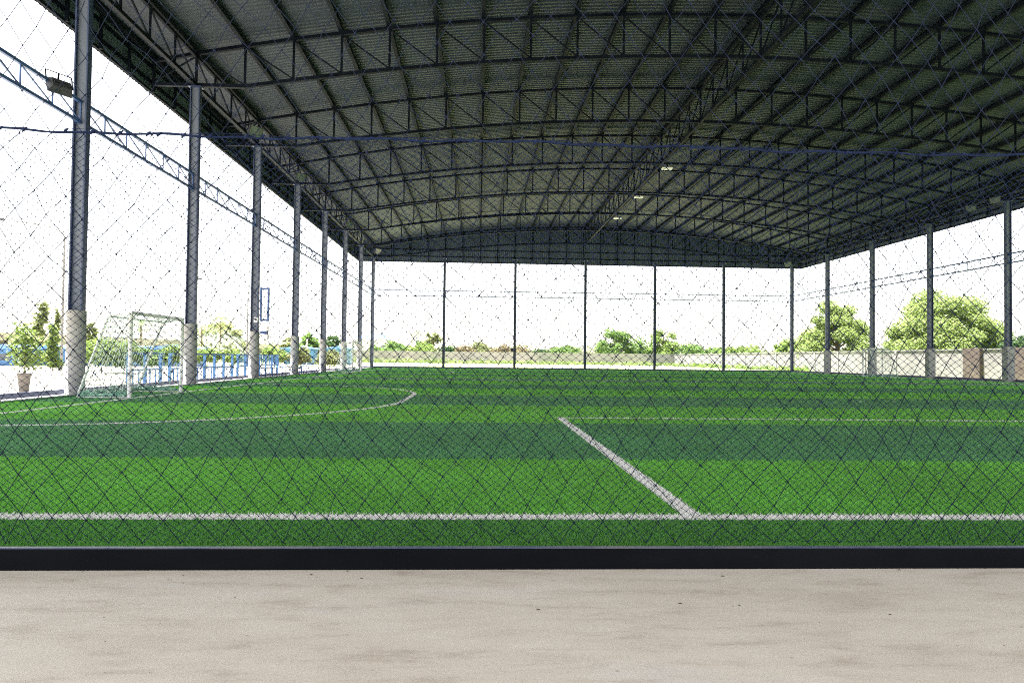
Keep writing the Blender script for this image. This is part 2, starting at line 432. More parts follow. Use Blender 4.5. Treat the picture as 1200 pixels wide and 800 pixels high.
# ------------------------------------------------------------------ near beam
bm_ = empty('beam', (0, YN - .01, 0), 'black steel beam lying along the front edge of the turf, below the net', 'beam')
g = MB(); g.box(-11, 13, YN - .012, YN + .026, -.02, .101)
g.build('beam_web', M['beam_black'], bm_, bevel=.004)
g = MB(); g.box(-11, 13, YN - .010, YN + .020, .103, .108)
g.build('beam_flange', M['beam_top'], bm_)

# ------------------------------------------------------------------ nets
def smooth(x, z, seed, s):
    r = np.random.default_rng(seed); o = np.zeros_like(x)
    for k in range(6):
        a, b, ph = r.normal(0, s), r.normal(0, s), r.random() * 6.28
        o += np.sin(a * x + b * z + ph) / 6
    return o
def diamond_net(x0, x1, z0, z1, w, h, shear, rad, knot, y, seed, amp, jit, wave=.03):
    nr = int((z1 - z0) / (h / 2)); nc = int((x1 - x0) / w) + 2
    i, j = np.meshgrid(np.arange(nr + 1), np.arange(nc), indexing='ij')
    X = x0 + j * w + (i % 2) * w / 2 + i * shear - (nr * shear / 2)
    Z = z0 + i * h / 2
    rg = np.random.default_rng(seed)
    rowj = np.cumsum(rg.normal(0, 1, nr + 1)) * 0
    dx = smooth(X, Z, seed + 1, 2.2) * amp * w + rg.normal(0, jit * w, X.shape)
    dz = smooth(X, Z, seed + 2, 2.2) * amp * h + rg.normal(0, jit * h, X.shape)
    dz *= (i > 0)
    Y = y + smooth(X, Z, seed + 3, 1.0) * wave * np.clip(i / 8, 0, 1)
    P = np.stack([X + dx, Y, Z + dz], -1)
    segs = []
    for r_ in range(nr):
        odd = r_ % 2
        a = P[r_]; b = P[r_ + 1]
        if odd: L1 = (a[:-1], b[:-1]), (a[:-1], b[1:])
        else: L1 = (a, b), (a[1:], b[:-1])
        for p, q in L1: segs.append(np.stack([p, q], 1))
    S = np.concatenate(segs); S = S[(S[:, 0, 0] > x0) & (S[:, 0, 0] < x1)]
    K = P.reshape(-1, 3); K = K[(K[:, 0] > x0) & (K[:, 0] < x1)]
    V, Fc = tubes(S, rad, wob=rg)
    V2, F2 = octa(K, knot)
    return np.concatenate([V, V2]), Fc, F2 + len(V)
def tubes(S, rad, wob=None):
    p, q = S[:, 0], S[:, 1]; d = q - p; d /= np.linalg.norm(d, axis=1)[:, None]
    a = np.cross(d, [0, 1, 0.01]); a /= np.linalg.norm(a, axis=1)[:, None]; b = np.cross(a, d)
    n = len(S); out = []
    for e in (p, q):
        for k in range(3):
            t = 2 * np.pi * k / 3; out.append(e + rad * (np.cos(t) * a + np.sin(t) * b))
    V = np.stack(out, 1).reshape(-1, 3); base = np.arange(n)[:, None] * 6
    F_ = np.concatenate([base + np.array([k, (k+1) % 3, 3 + (k+1) % 3, 3 + k]) for k in range(3)])
    return V, F_
def octa(K, r):
    o = np.array([[1,0,0],[-1,0,0],[0,.7,0],[0,-.7,0],[0,0,1],[0,0,-1]]) * r
    V = (K[:, None] + o[None]).reshape(-1, 3); b = np.arange(len(K))[:, None] * 6
    tri = np.array([[0,2,4],[2,1,4],[1,3,4],[3,0,4],[2,0,5],[1,2,5],[3,1,5],[0,3,5]])
    quad = np.concatenate([tri, tri[:, 2:]], 1)
    F_ = (b[:, None] + quad[None]).reshape(-1, 4)
    return V, F_
def netmesh(name, V, Fc, Fk, material, parent):
    # tubes are quads, knots are triangles: two meshes joined through one polygon list
    me = bpy.data.meshes.new(name); V = V - np.array(parent.location)
    tri = Fk[:, :3]
    me.vertices.add(len(V)); me.vertices.foreach_set('co', V.astype(np.float32).ravel())
    lv = np.concatenate([Fc.ravel(), tri.ravel()]).astype(np.int32)
    me.loops.add(len(lv)); me.loops.foreach_set('vertex_index', lv)
    n1, n2 = len(Fc), len(tri); me.polygons.add(n1 + n2)
    me.polygons.foreach_set('loop_start', np.concatenate([np.arange(n1) * 4, n1 * 4 + np.arange(n2) * 3]).astype(np.int32))
    me.polygons.foreach_set('loop_total', np.concatenate([np.full(n1, 4), np.full(n2, 3)]).astype(np.int32))
    me.materials.append(material); me.update(calc_edges=True); me.validate()
    o = bpy.data.objects.new(name, me); C.objects.link(o); o.parent = parent; return o
ROPE = 2.145
net = empty('boundary_net', (0, YN + .02, 0), 'dark blue knotted boundary net hanging in front of the pitch with a rope across it', 'net')
V, Fc, Fk = diamond_net(-5.2, 6.2, .125, 10.05, .1575, .2035, .0085 * -1, .0020, .0056, YN + .02, 11, .55, .035, .05)
netmesh('coarse_mesh', V, Fc, Fk, M['navy'], net)
V, Fc, Fk = diamond_net(-4.6, 5.4, .125, ROPE, .0457, .0357, 0.0, .00112, .0036, YN + .035, 23, 1.1, .05, .03)
netmesh('fine_mesh', V, Fc, Fk, M['navy_fine'], net)
g = MB(); pts = [(x, YN + .03 + .004 * math.sin(x * 3), ROPE + .006 * math.sin(x * 2.1 + 1) + .004 * math.sin(x * 7) - .004 * math.sin(x * 17)) for x in np.arange(-5.2, 6.2, .05)]
g.tube(pts, [.0045 + .0025 * random.random() for _ in pts], 6)
pts = [(x, YN + .03 + .008 * math.sin(x * 11), ROPE + .008 + .009 * math.sin(x * 5.1) * math.sin(x * 2.3)) for x in np.arange(-5.2, 6.2, .04)]
g.tube(pts, .0014, 4)
# lashings where the two nets are tied to the rope
x = -5.1
while x < 6.1:
    zc = ROPE + .006 * math.sin(x * 2.1 + 1)
    g.tube([(x - .01, YN + .028, zc - .012), (x + .004, YN + .022, zc), (x + .012, YN + .03, zc + .014)], [.003, .008, .003], 5)
    x += .05 + .16 * random.random()
g.build('rope', M['rope'], net)

# ------------------------------------------------------------------ the hall
hall = empty('sports_hall', (XC, (YF + YB) / 2, 0), 'open sided sports hall with arched steel truss roof on grey-blue columns', 'hall')
# corrugated roof sheet, ribs running across the hall
def corrugate(ts, pitch=.24, depth=.026):
    out = []
    for t in ts: out.append(t)
    return out
xs = np.linspace(XL - OV, XR + OV, 61)
ys = []; zs_ = []
y = YF - OV; p = .235
while y < YB + OV + .25:
    ys += [y, y + .05 * p * 2, y + .45 * p, y + .55 * p + .012]; zs_ += [0, .017, .017, 0]
    y += p
ys = np.array(ys); zs_ = np.array(zs_)
XX, YY = np.meshgrid(xs, ys, indexing='ij')
ZZ = 13.6 + .21 - 2.0 * ((XX - XC) / 20) ** 2 + zs_[None, :]
V = np.stack([XX, YY, ZZ], -1).reshape(-1, 3); nx, ny = XX.shape
ii, jj = np.meshgrid(np.arange(nx - 1), np.arange(ny - 1), indexing='ij')
b = (ii * ny + jj).ravel()
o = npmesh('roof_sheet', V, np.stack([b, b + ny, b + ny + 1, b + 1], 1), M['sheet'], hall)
def corr_wall(name, p0, p1, ztopf, z0, inward):
    """vertical corrugated sheet from p0 to p1 with a height that follows ztopf"""
    p0 = Vector(p0); p1 = Vector(p1); Ln = (p1 - p0).length; d = (p1 - p0) / Ln; nn = Vector(inward)
    g = MB(); n = int(Ln / .2); prev = None
    for k in range(n * 4 + 1):
        s = Ln * k / (n * 4); q = p0 + d * s; off = .022 if k % 4 in (1, 2) else 0
        q = q + nn * off
        g.v += [(q.x, q.y, z0), (q.x, q.y, ztopf(q.x))]
        if k: b = len(g.v) - 4; g.f.append((b, b + 2, b + 3, b + 1)); g.mi.append(0)
    o = g.build(name, M['fascia'], hall)
    sm = o.modifiers.new('thick', 'SOLIDIFY'); sm.thickness = .004
    return o
zr = lambda x: 13.6 + .20 - 2.0 * ((x - XC) / 20) ** 2
corr_wall('fascia', (XL - OV, YF - OV), (XL - OV, YB + OV), lambda x: zr(XL - OV), ZB, (1, 0))
corr_wall('fascia', (XR + OV, YF - OV), (XR + OV, YB + OV), lambda x: zr(XR + OV), ZB, (-1, 0))
corr_wall('fascia', (XL - OV, YB + OV), (XR + OV, YB + OV), zr, ZB, (0, -1))
corr_wall('fascia', (XL - OV, YF - OV), (XR + OV, YF - OV), zr, ZB, (0, 1))
# rails carrying the fascia
g = MB()
for x, s in ((XL - OV, 1), (XR + OV, -1)):
    for z in (ZB + .05, 10.55, 11.1):
        g.bar((x + s * .075, YF - OV + .1, z), (x + s * .075, YB + OV - .1, z), .07, .09)
    yy = YF
    while yy < YB + OV:
        g.bar((x + s * .16, yy, ZB + .02), (x + s * .16, yy, 11.2), .08, .08); yy += BAY / 4
for z in (ZB + .05, 10.75, 11.4): g.bar((XL - OV + .2, YB + OV - .075, z), (XR + OV - .2, YB + OV - .075, z), .07, .09)
for k in range(25):
    x = XL + (XR - XL) * k / 24; g.bar((x, YB + OV - .16, ZB + .02), (x, YB + OV - .16, ztop(x)), .07, .07)
g.build('fascia_frame', M['steel_dark'], hall)
# purlins: one long channel at each panel point
NP = 24
for k in range(-1, NP + 2):
    x = XL + (XR - XL) * k / NP
    if k == -1: x = XL - OV + .25
    if k == NP + 1: x = XR + OV - .25
    z = ztop(x) + .10
    g = MB(); g.box(x - .035, x + .035, YF - OV + .05, YB + OV - .05, z - .10, z + .09)
    g.box(x - .10, x - .037, YF - OV + .05, YB + OV - .05, z - .10, z - .088); g.box(x - .10, x - .037, YF - OV + .05, YB + OV - .05, z + .078, z + .09)
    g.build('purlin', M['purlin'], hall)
# arch trusses
def truss(yy):
    top = MB(); bot = MB(); web = MB()
    X = [XL + (XR - XL) * k / NP for k in range(NP + 1)]
    Xt = [XL - OV + .2] + X + [XR + OV - .2]
    for a, b in zip(Xt[:-1], Xt[1:]): top.bar((a, yy, ztop(a) - .05), (b, yy, ztop(b) - .05), .13, .11)
    Xb = [XL - OV + .2] + X + [XR + OV - .2]
    for a, b in zip(Xb[:-1], Xb[1:]): bot.bar((a, yy, zbot(a)), (b, yy, zbot(b)), .13, .12)
    for k, x in enumerate(X):
        web.bar((x, yy, zbot(x) + .06), (x, yy, ztop(x) - .105), .075, .06, (0, 1, 0))
    for k in range(NP):
        a, b = X[k], X[k + 1]
        if k < NP // 2: p, q = (a + .04, yy + .004, ztop(a) - .12), (b - .04, yy + .004, zbot(b) + .07)
        else: p, q = (b - .04, yy + .004, ztop(b) - .12), (a + .04, yy + .004, zbot(a) + .07)
        web.bar(p, q, .05, .055, (0, 1, 0))
    for x0, x1 in ((XL - OV + .22, XL), (XR + OV - .22, XR)):
        web.bar((x0, yy, zbot(x0) + .06), (x0, yy, ztop(x0) - .1), .06, .06, (0, 1, 0))
        web.bar((x0, yy, zbot(x0) + .08), (x1, yy, ztop(x1) - .14), .05, .05, (0, 1, 0))
    e = bpy.data.objects.new('roof_truss', None); C.objects.link(e); e.parent = hall
    e.location = Vector((0, 0, 0)) - Vector(hall.location)
    for nm, mb in (('top_chord', top), ('bottom_chord', bot), ('web_lattice', web)):
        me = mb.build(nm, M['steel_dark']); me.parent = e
    return e
for k in range(8): truss(Y1 + k * BAY)
# lengthwise trusses at both eaves and under the ridge
def long_truss(x, zb, zt, name):
    g = MB(); sub = 4; y = Y1 - BAY
    g.bar((x, YF, zb), (x, YB, zb), .12, .12); g.bar((x, YF, zt), (x, YB, zt), .10, .10)
    n = int(round((YB - y) / BAY * sub)); st = BAY / sub
    for k in range(n):
        a = y + k * st
        if k % sub: g.bar((x, a, zb + .06), (x, a, zt - .05), .055, .055, (1, 0, 0))
        g.bar((x + .003, a + .04, zt - .06), (x + .003, a + st - .04, zb + .07), .045, .045, (1, 0, 0))
    return g.build(name, M['steel_dark'], hall)
long_truss(XL + .001, 10.43 - .003, ztop(XL) - .16, 'eave_truss')
long_truss(XR - .001, 10.43 - .003, ztop(XR) - .16, 'eave_truss')
long_truss(XC + .001, zbot(XC) - .003, ztop(XC) - .16, 'ridge_truss')
# lattice bracing girders half way up the columns
def lattice(p, q, n, name):
    p = Vector(p); q = Vector(q); g = MB(); t = .075
    g.bar((p.x, p.y, RT), (q.x, q.y, RT), t, t); g.bar((p.x, p.y, RB), (q.x, q.y, RB), t, t)
    for k in range(n):
        a = p.lerp(q, k / n); b = p.lerp(q, (k + 1) / n)
        g.bar((a.x, a.y, RB + .028), (a.x, a.y, RT - .028), .03, .03, (1, 0, 0) if abs((q-p).x) < 1 else (0, 1, 0))
        g.bar((a.x, a.y, RT - .03), (b.x, b.y, RB + .03), .028, .028, (1, 0, 0) if abs((q-p).x) < 1 else (0, 1, 0))
    return g.build(name, M['girder'], hall)
for xx in (XL - .02, XR + .02): lattice((xx, Y1 - BAY, 0), (xx, YB - .2, 0), 48, 'lattice_girder')
lattice((XL + .2, YB - .02, 0), (XR - .2, YB - .02, 0), 36, 'lattice_girder')
# columns
def hcolumn(x, y, zb, zt, w, dpt, round_base=None, bh=0):
    g = MB()
    g.box(x - w/2 + .036, x + w/2 - .036, y - .012, y + .012, zb, zt, 0)
    for s in (-1, 1):
        xa, xb_ = sorted((x + s * (w/2 - .035), x + s * w/2)); g.box(xa, xb_, y - dpt/2, y + dpt/2, zb, zt, 1)
    g.box(x - w/2 - .06, x + w/2 + .06, y - dpt/2 - .05, y + dpt/2 + .05, zt, zt + .025, 1)
    o = g.build('column', [M['column'], M['column_edge']], hall)
    if bh:
        b = MB()
        if round_base:
            b.tube([(x, y, .0), (x, y, bh)], .22, 28)
        else:
            b.box(x - .22, x + .22, y - .22, y + .22, 0, bh)
        c = b.build('concrete_base', M['conc']); c.parent = o
        # o sits at hall origin, keep the mesh in world place
        c.location = -Vector(hall.location)
        if round_base:
            for pl in c.data.polygons: pl.use_smooth = len(pl.vertices) == 4
    return o
for k in range(7):
    hcolumn(XL, Y1 + k * BAY, 2.1, 10.34, .33, .20, True, 2.1)
for k in range(2, 7):
    hcolumn(XR, Y1 + k * BAY, 2.02, 10.34, .33, .20, False, 2.02)
for k in range(7):
    x = XL + (XR - XL) * k / 6
    hcolumn(x, YB, .03, 10.34, .30 if k in (0, 6) else .24, .22)
# base plates and bolts hidden in the far pixels are left out; perimeter beams
def kerb(x0, x1, y0, y1, label):
    g = MB(); g.box(x0, x1, y0, y1, .03, .15)
    return tag(g.build('kerb_beam', M['beam_navy'], None, loc=((x0+x1)/2, (y0+y1)/2, .03)), label, 'beam', 'steel beams round the far sides of the pitch')
kerb(XL - .33, XL - .27, YN + .1, YB + .35, 'long navy beam on the ground along the left row of columns')
kerb(XR + .27, XR + .33, YN + .1, YB + .35, 'long navy beam on the ground along the right row of columns')
kerb(XL - .26, XR + .26, YB - .19, YB - .13, 'dark beam on the ground across the far end of the pitch')

# ------------------------------------------------------------------ lamps
def floodlight(p, aim, label, s=1.0, group='floodlights at the roof edge', post=None):
    p = Vector(p); e = empty('floodlight', p, label, 'floodlight', group)
    d = Vector(aim).normalized(); a = d.cross(Vector((0, 0, 1))).normalized(); u = a.cross(d).normalized()
    def P(i, j, k): return p + a * i * s + d * j * s + u * k * s
    g = MB(); g.quadbox([P(-.22,-.10,-.10),P(.22,-.10,-.10),P(.28,.07,-.19),P(-.28,.07,-.19),P(-.22,-.10,.10),P(.22,-.10,.10),P(.28,.07,.19),P(-.28,.07,.19)])
    for i in range(-4, 5): g.bar(P(i*.045, -.105, -.09), P(i*.045, -.105, .09), .008, .03)
    g.build('housing', M['alu'], e)
    g = MB(); g.quadbox([P(-.25,.074,-.165),P(.25,.074,-.165),P(.25,.084,-.165),P(-.25,.084,-.165),P(-.25,.074,.165),P(.25,.074,.165),P(.25,.084,.165),P(-.25,.084,.165)])
    g.build('glass', M['glass'], e)
    g = MB(); q = P(0, -.18, .0); top = p + Vector((0, 0, .34 * s))
    g.bar(P(-.30, 0, 0), P(-.30, -.06, .30), .03 * s, .012 * s); g.bar(P(.30, 0, 0), P(.30, -.06, .30), .03 * s, .012 * s); g.bar(P(-.31, -.06, .30), P(.31, -.06, .30), .03 * s, .014 * s)
    if post: g.bar(P(0, -.06, .30), Vector(post), .04, .04)
    g.build('bracket', M['steel_dark'], e)
    return e
fl = [(-9.25, 29.3, 10.2, 'floodlight nearest the camera under the left eave, by the third column', 1.15),
      (-9.25, 36.6, 10.2, 'floodlight under the left eave beside the fourth column top', 1.1),
      (-9.05, 49.3, 10.15, 'small floodlight under the left eave in front of the sixth column', 1.1),
      (-8.85, 61.6, 10.15, 'floodlight in the far left corner under the eave', 1.3)]
for x, y, z, lb, s in fl:
    floodlight((x, y, z), (.75, -.5, -.45), lb, s, post=(XL + .05, y + .25, 10.43))
for x, y, z, lb, s in [(29.1, 65.4, 10.2, 'floodlight in the far right corner under the eave', 1.3),
      (28.9, 40.3, 10.2, 'floodlight under the right eave, left one of the pair near the last visible column', 1.0),
      (28.8, 38.2, 10.2, 'floodlight under the right eave, right one of the pair near the last visible column', 1.0)]:
    floodlight((x, y, z), (-.7, -.55, -.45), lb, s, post=(XR - .05, y + .25, 10.43))
floodlight(at(70, 101, Y1 - 1.2), (-.8, .45, -.35), 'grey floodlight mounted on the lattice girder left of the first column', 1.0, group=None, post=(XL - .02, Y1 - 1.0, RT))
for (y, lb) in ((39.04, 'white lamp under the ridge truss, nearest and highest of three'), (46.03, 'white lamp under the ridge truss, middle one of three'), (53.03, 'white lamp under the ridge truss, farthest and lowest of three')):
    e = empty('ridge_lamp', (10.3, y - .45, 11.62), lb, 'lamp', 'white lamps in a line under the ridge')
    g = MB(); g.box(10.02, 10.58, y - .6, y - .3, 11.56, 11.66); g.build('lamp_cover', M['lampw'], e, bevel=.02)
    g = MB(); g.box(10.27, 10.33, y - .48, y - .42, 11.662, 11.97); g.build('bracket', M['steel_dark'], e)
    g = MB(); g.tube([(10.3, y - .45, 11.97), (10.12, y - .05, 11.98)], .02, 6); g.build('arm', M['steel_dark'], e)

# ------------------------------------------------------------------ goals
def square_net(corners, nx, ny, rad, sag=.0):
    """net of squares over a bilinear patch; returns segments"""
    a, b, c, d = [np.array(q, float) for q in corners]   # a-b bottom, d-c top
    u, v = np.meshgrid(np.linspace(0, 1, nx + 1), np.linspace(0, 1, ny + 1), indexing='ij')
    P = ((1-u)*(1-v))[..., None]*a + (u*(1-v))[..., None]*b + (u*v)[..., None]*c + ((1-u)*v)[..., None]*d
    P[..., 2] -= sag * np.sin(np.pi * u) * np.sin(np.pi * v)
    P += rng.normal(0, .008, P.shape)
    s = [np.stack([P[:-1].reshape(-1, 3), P[1:].reshape(-1, 3)], 1), np.stack([P[:, :-1].reshape(-1, 3), P[:, 1:].reshape(-1, 3)], 1)]
    return np.concatenate(s)
def goal(x, yc, side, label, rad=.045, netr=.008, nn=22, dpt=1.15, hw=1.22):
    e = empty('goal', (x, yc, 0), label, 'goal', 'white futsal goals at the ends of the pitches')
    s = side; y0, y1 = yc - hw, yc + hw; H = 2.0
    for yy in (y0, y1):
        g = MB(); g.tube([(x, yy, 0), (x, yy, H - .02)], rad, 12); g.build('post', M['white'], e, smooth=True)
        g = MB()
        g.tube([(x, yy, H - .03), (x + s * .45, yy, H - .06), (x + s * .55, yy, H - .14), (x + s * dpt, yy, .14), (x + s * (dpt + .02), yy, .03)], .022, 8)
        g.tube([(x + s * .03, yy, .03), (x + s * dpt, yy, .03)], .022, 8)
        g.build('side_frame', M['white'], e, smooth=True)
    g = MB(); g.tube([(x, y0 - rad, H + .005), (x, y1 + rad, H + .005)], rad, 12); g.build('crossbar', M['white'], e, smooth=True)
    g = MB(); g.tube([(x + s * (dpt + .02), y0, .035), (x + s * (dpt + .02), y1, .035)], .022, 8); g.build('back_bar', M['white'], e, smooth=True)
    g = MB(); g.tube([(x + s*.5, y0, H - .09), (x + s*.5, y1, H - .09)], .015, 8)
    g.build('top_back_bar', M['white'], e, smooth=True)
    A = (x + s*dpt, y0, .05); B = (x + s*dpt, y1, .05); Cc = (x + s*.5, y1, H - .1); D = (x + s*.5, y0, H - .1)
    S = [square_net([A, B, Cc, D], nn, nn * 3 // 4, netr, 0)]
    S.append(square_net([D, Cc, (x, y1, H), (x, y0, H)], nn, 4, netr, .05))
    for yy in (y0, y1): S.append(square_net([(x, yy, .05), (x + s*dpt, yy, .05), (x + s*.5, yy, H - .1), (x, yy, H)], nn // 3, nn * 2 // 3, netr))
    V, Fq = tubes(np.concatenate(S), netr); npmesh('net', V, Fq, M['goalnet'], e)
    # spare netting bunched on the ground at the back of the goal
    g = MB()
    for t in range(10):
        pts = []
        for k in range(26):
            f = k / 25; 
            if f < .3: px, py = x + s * (.1 + dpt * f / .3 * .9), y0
            elif f < .8: px, py = x + s * dpt, y0 + (y1 - y0) * (f - .3) / .5
            else: px, py = x + s * (dpt - (f - .8) / .2 * dpt * .9), y1
            pts.append((px + rng.normal(0, .035), py + rng.normal(0, .035), .05 + abs(rng.normal(0, .05))))
        g.tube(pts, .016, 4)
    g.build('net_folds', M['goalpile'], e)
    return e
goal(GX, 18.41, -1, 'white goal with pale net between the first two columns on the left', hw=1.44)
goal(GX, 48.0, -1, 'distant white goal at the far end of the left columns', .05, .007, 12, 1.1, 1.7)
goal(GX2, 49.4, 1, 'white goal in front of the right boundary wall', .05, .007, 14, 1.1, 1.25)

# ------------------------------------------------------------------ blue railings and benches on the left
def railing(y0, y1, label, dense=False, x=XL - .75, low=False):
    e = empty('railing', (x, (y0+y1)/2, 0), label, 'railing', 'blue steel railings between the left columns')
    zt = 1.06
    g = MB()
    for z in (zt, .54, .08): g.box(x - .025, x + .025, y0, y1, z - .03, z + .03)
    g.build('rail', M['blue'], e)
    n = max(1, int(round((y1 - y0) / (1.15 if not dense else 1.15))))
    for k in range(n + 1):
        y = y0 + .05 + (y1 - y0 - .1) * k / n
        g = MB(); g.box(x - .125, x - .027, y - .035, y + .04, -.06, zt + .02); g.build('post', M['blue'], e)
    m_ = n * (4 if dense else 3)
    for k in range(m_):
        y = y0 + (y1 - y0) * (k + .5) / m_; g = MB()
        g.box(x - .02, x + .02, y - .015, y + .015, .572 if dense else .112, (zt - .032) if dense else .508)
        g.build('baluster', M['blue'], e)
railing(Y1 + .62*BAY, Y1 + BAY - .35, 'short blue railing seen through the nearest goal', x=XL - .75)
railing(Y1 + BAY + .3, Y1 + 2 * BAY - .3, 'blue railing between the second and third left columns')
railing(Y1 + 2 * BAY + .3, Y1 + 3 * BAY - .3, 'blue railing with close upright bars between the third and fourth left columns', True)
def bench(y0, y1, label, x=XL - .1):
    e = empty('bench', (x, (y0+y1)/2, 0), label, 'bench', 'blue benches beside the left columns')
    g = MB()
    for k in range(4): g.box(x - .2 + k * .10, x - .12 + k * .10, y0, y1, .44, .47)
    g.build('seat', M['blue'], e)
    n = 4
    for k in range(n):
        y = y0 + .12 + (y1 - y0 - .24) * k / (n - 1); g = MB()
        g.box(x - .19, x - .15, y - .02, y + .02, .03, .438); g.box(x + .13, x + .17, y - .02, y + .02, .03, .438); g.box(x - .15, x + .13, y - .018, y + .018, .12, .15)
        g.build('leg', M['blue_dark'], e)
bench(Y1 + 2.1 * BAY + .1, Y1 + 2.92 * BAY, 'long blue bench between the third and fourth left columns')
bench(Y1 + 3.35 * BAY, Y1 + 3.95 * BAY, 'low blue bench between the fourth and fifth left columns')
bench(Y1 + 3.05 * BAY, Y1 + 3.28 * BAY, 'small blue bench just past the fourth left column')

# blue equipment frame on the third column
e = empty('equipment_frame', (XL + .35, Y1 + 2*BAY - .1, 2.6), 'blue metal frame fixed high on the inner side of the third left column', 'frame')
yy = Y1 + 2 * BAY - .1
g = MB()
for dx in (.03, .36): g.box(XL + .22 + dx, XL + .30 + dx, yy - .06, yy + .06, 2.55, 4.05)
g.box(XL + .33, XL + .58, yy - .05, yy + .05, 3.95, 4.04); g.box(XL + .33, XL + .58, yy - .05, yy + .05, 2.56, 2.65)
g.build('frame', M['blue_dark'], e, bevel=.01)
g = MB(); 
for k in range(7): g.box(XL + .335, XL + .575, yy - .02, yy + .02, 2.78 + k * .17, 2.80 + k * .17)
g.build('rung', M['alu'], e)
e = empty('control_box', (XL + .1, Y1 + 2*BAY - .18, 2.5), 'small white control box low on the steel of the third left column', 'box')
g = MB(); yb_ = Y1 + 2 * BAY - .23; g.box(XL + .03, XL + .19, yb_, yb_ + .09, 2.5, 2.72); g.build('case', M['white'], e, bevel=.01)
g = MB(); g.box(XL + .06, XL + .16, yb_ - .006, yb_ - .001, 2.56, 2.66); g.build('cover', M['alu'], e)
e = empty('wall_fan', (XL + .45, Y1 + 2*BAY - .1, 1.9), 'small grey fan at the top of the third left concrete base', 'fan')
g = MB(); g.tube([(XL + .36, yy - .05, 2.0), (XL + .40, yy + .02, 2.0)], .01, 6)
th = [(XL + .62, yy + .15 * math.cos(t), 2.05 + .3 * math.sin(t)) for t in np.linspace(0, 2*math.pi, 25)]
g.tube(th, .015, 5); 
for t in np.linspace(0, math.pi, 7)[:-1]: g.bar((XL+.62, yy + .15*math.cos(t), 2.05 + .3*math.sin(t)), (XL+.62, yy - .15*math.cos(t), 2.05 - .3*math.sin(t)), .006, .006)
g.build('cage', M['alu'], e)
g = MB(); g.tube([(XL + .28, yy, 2.05), (XL + .6, yy, 2.05)], [.05, .09], 10); g.build('motor', M['blue_dark'], e)
# black ball-shaped device on a rear column
p = at(600, 409.6, YB - .35)
e = empty('black_ball', p, 'small round black device fixed to the second rear column from the left', 'camera')
g = MB(); g.tube([(p.x, p.y, p.z - .17), (p.x, p.y, p.z - .15), (p.x, p.y, p.z - .08), (p.x, p.y, p.z), (p.x, p.y, p.z + .08), (p.x, p.y, p.z + .15), (p.x, p.y, p.z + .17)], [.03, .09, .155, .17, .155, .09, .03], 14); g.build('dome', M['black'], e, smooth=True)
g = MB(); g.bar(p + Vector((.02, .1, 0)), p + Vector((.1, .3, 0)), .04, .04); g.build('arm', M['black'], e)

# ------------------------------------------------------------------ walls outside
WX, WY, WH = 37.2, 133.0, 2.15
def wall(p, q, label, step=4.0, piers=()):
    p = Vector(p); q = Vector(q); e = empty('boundary_wall', ((p+q)/2).to_3d(), label, 'wall', 'pale walls round the plot')
    d = (q - p).normalized(); nrm = Vector((-d.y, d.x)) 
    g = MB(); g.bar((p.x, p.y, WH/2 - .06), (q.x, q.y, WH/2 - .06), .14, WH - .0, (0, 0, 1)); g.build('panel', M['wallm'], e)
    g = MB(); g.bar((p.x, p.y, WH - .055), (q.x, q.y, WH - .055), .22, .08, (0, 0, 1)); g.build('coping', M['conc'], e)
    n = int((q - p).length / step)
    for k in range(n + 1):
        c = p.lerp(q, k / n); g = MB(); g.box(c.x - .13, c.x + .13, c.y - .13, c.y + .13, -.06, WH - .10)
        g.build('pier', M['conc'], e)
    for t in piers:
        c = p.lerp(q, t); g = MB(); g.box(c.x - .35, c.x + .10, c.y - .9, c.y + .9, -.06, WH + .03); o = g.build('gate_pier', M['wallpost'], e)
        o['label'] = 'brown upright panel'
    return e
wr = wall((WX, 36.0), (WX, WY - .2), 'long pale boundary wall with brown panels, right of the hall', 5.0, ((51.5 - 36) / 97, (46.8 - 36) / 97))
wb = wall((-34, WY), (WX, WY), 'low white boundary wall far behind the hall', 6.0)

# ------------------------------------------------------------------ trees
def leaves(blobs, n, size, flat=.6):
    """leaf sized quads scattered through overlapping uneven clumps (x,y,z,rx,ry,rz)"""
    vol = np.array([b[3] * b[4] * b[5] for b in blobs]) ** .67; vol /= vol.sum()
    idx = rng.choice(len(blobs), n, p=vol); B = np.array(blobs)[idx]
    d = rng.normal(size=(n, 3)); d /= np.linalg.norm(d, axis=1)[:, None]
    r = rng.random(n) ** (1 / 2.2)
    P = B[:, :3] + d * B[:, 3:6] * r[:, None]
    # break the outline with twig scale noise
    P += rng.normal(0, .25 * size + .05 * B[:, 3:4], (n, 3))
    a = rng.normal(size=(n, 3)); a[:, 2] *= flat; a /= np.linalg.norm(a, axis=1)[:, None]
    c = np.cross(a, rng.normal(size=(n, 3))); c /= np.linalg.norm(c, axis=1)[:, None]
    s = (size * (.5 + rng.random(n)))[:, None]
    V = np.stack([P - a * s, P - c * s * .5, P + a * s, P + c * s * .5], 1).reshape(-1, 3)
    return V, np.arange(4 * n).reshape(-1, 4)
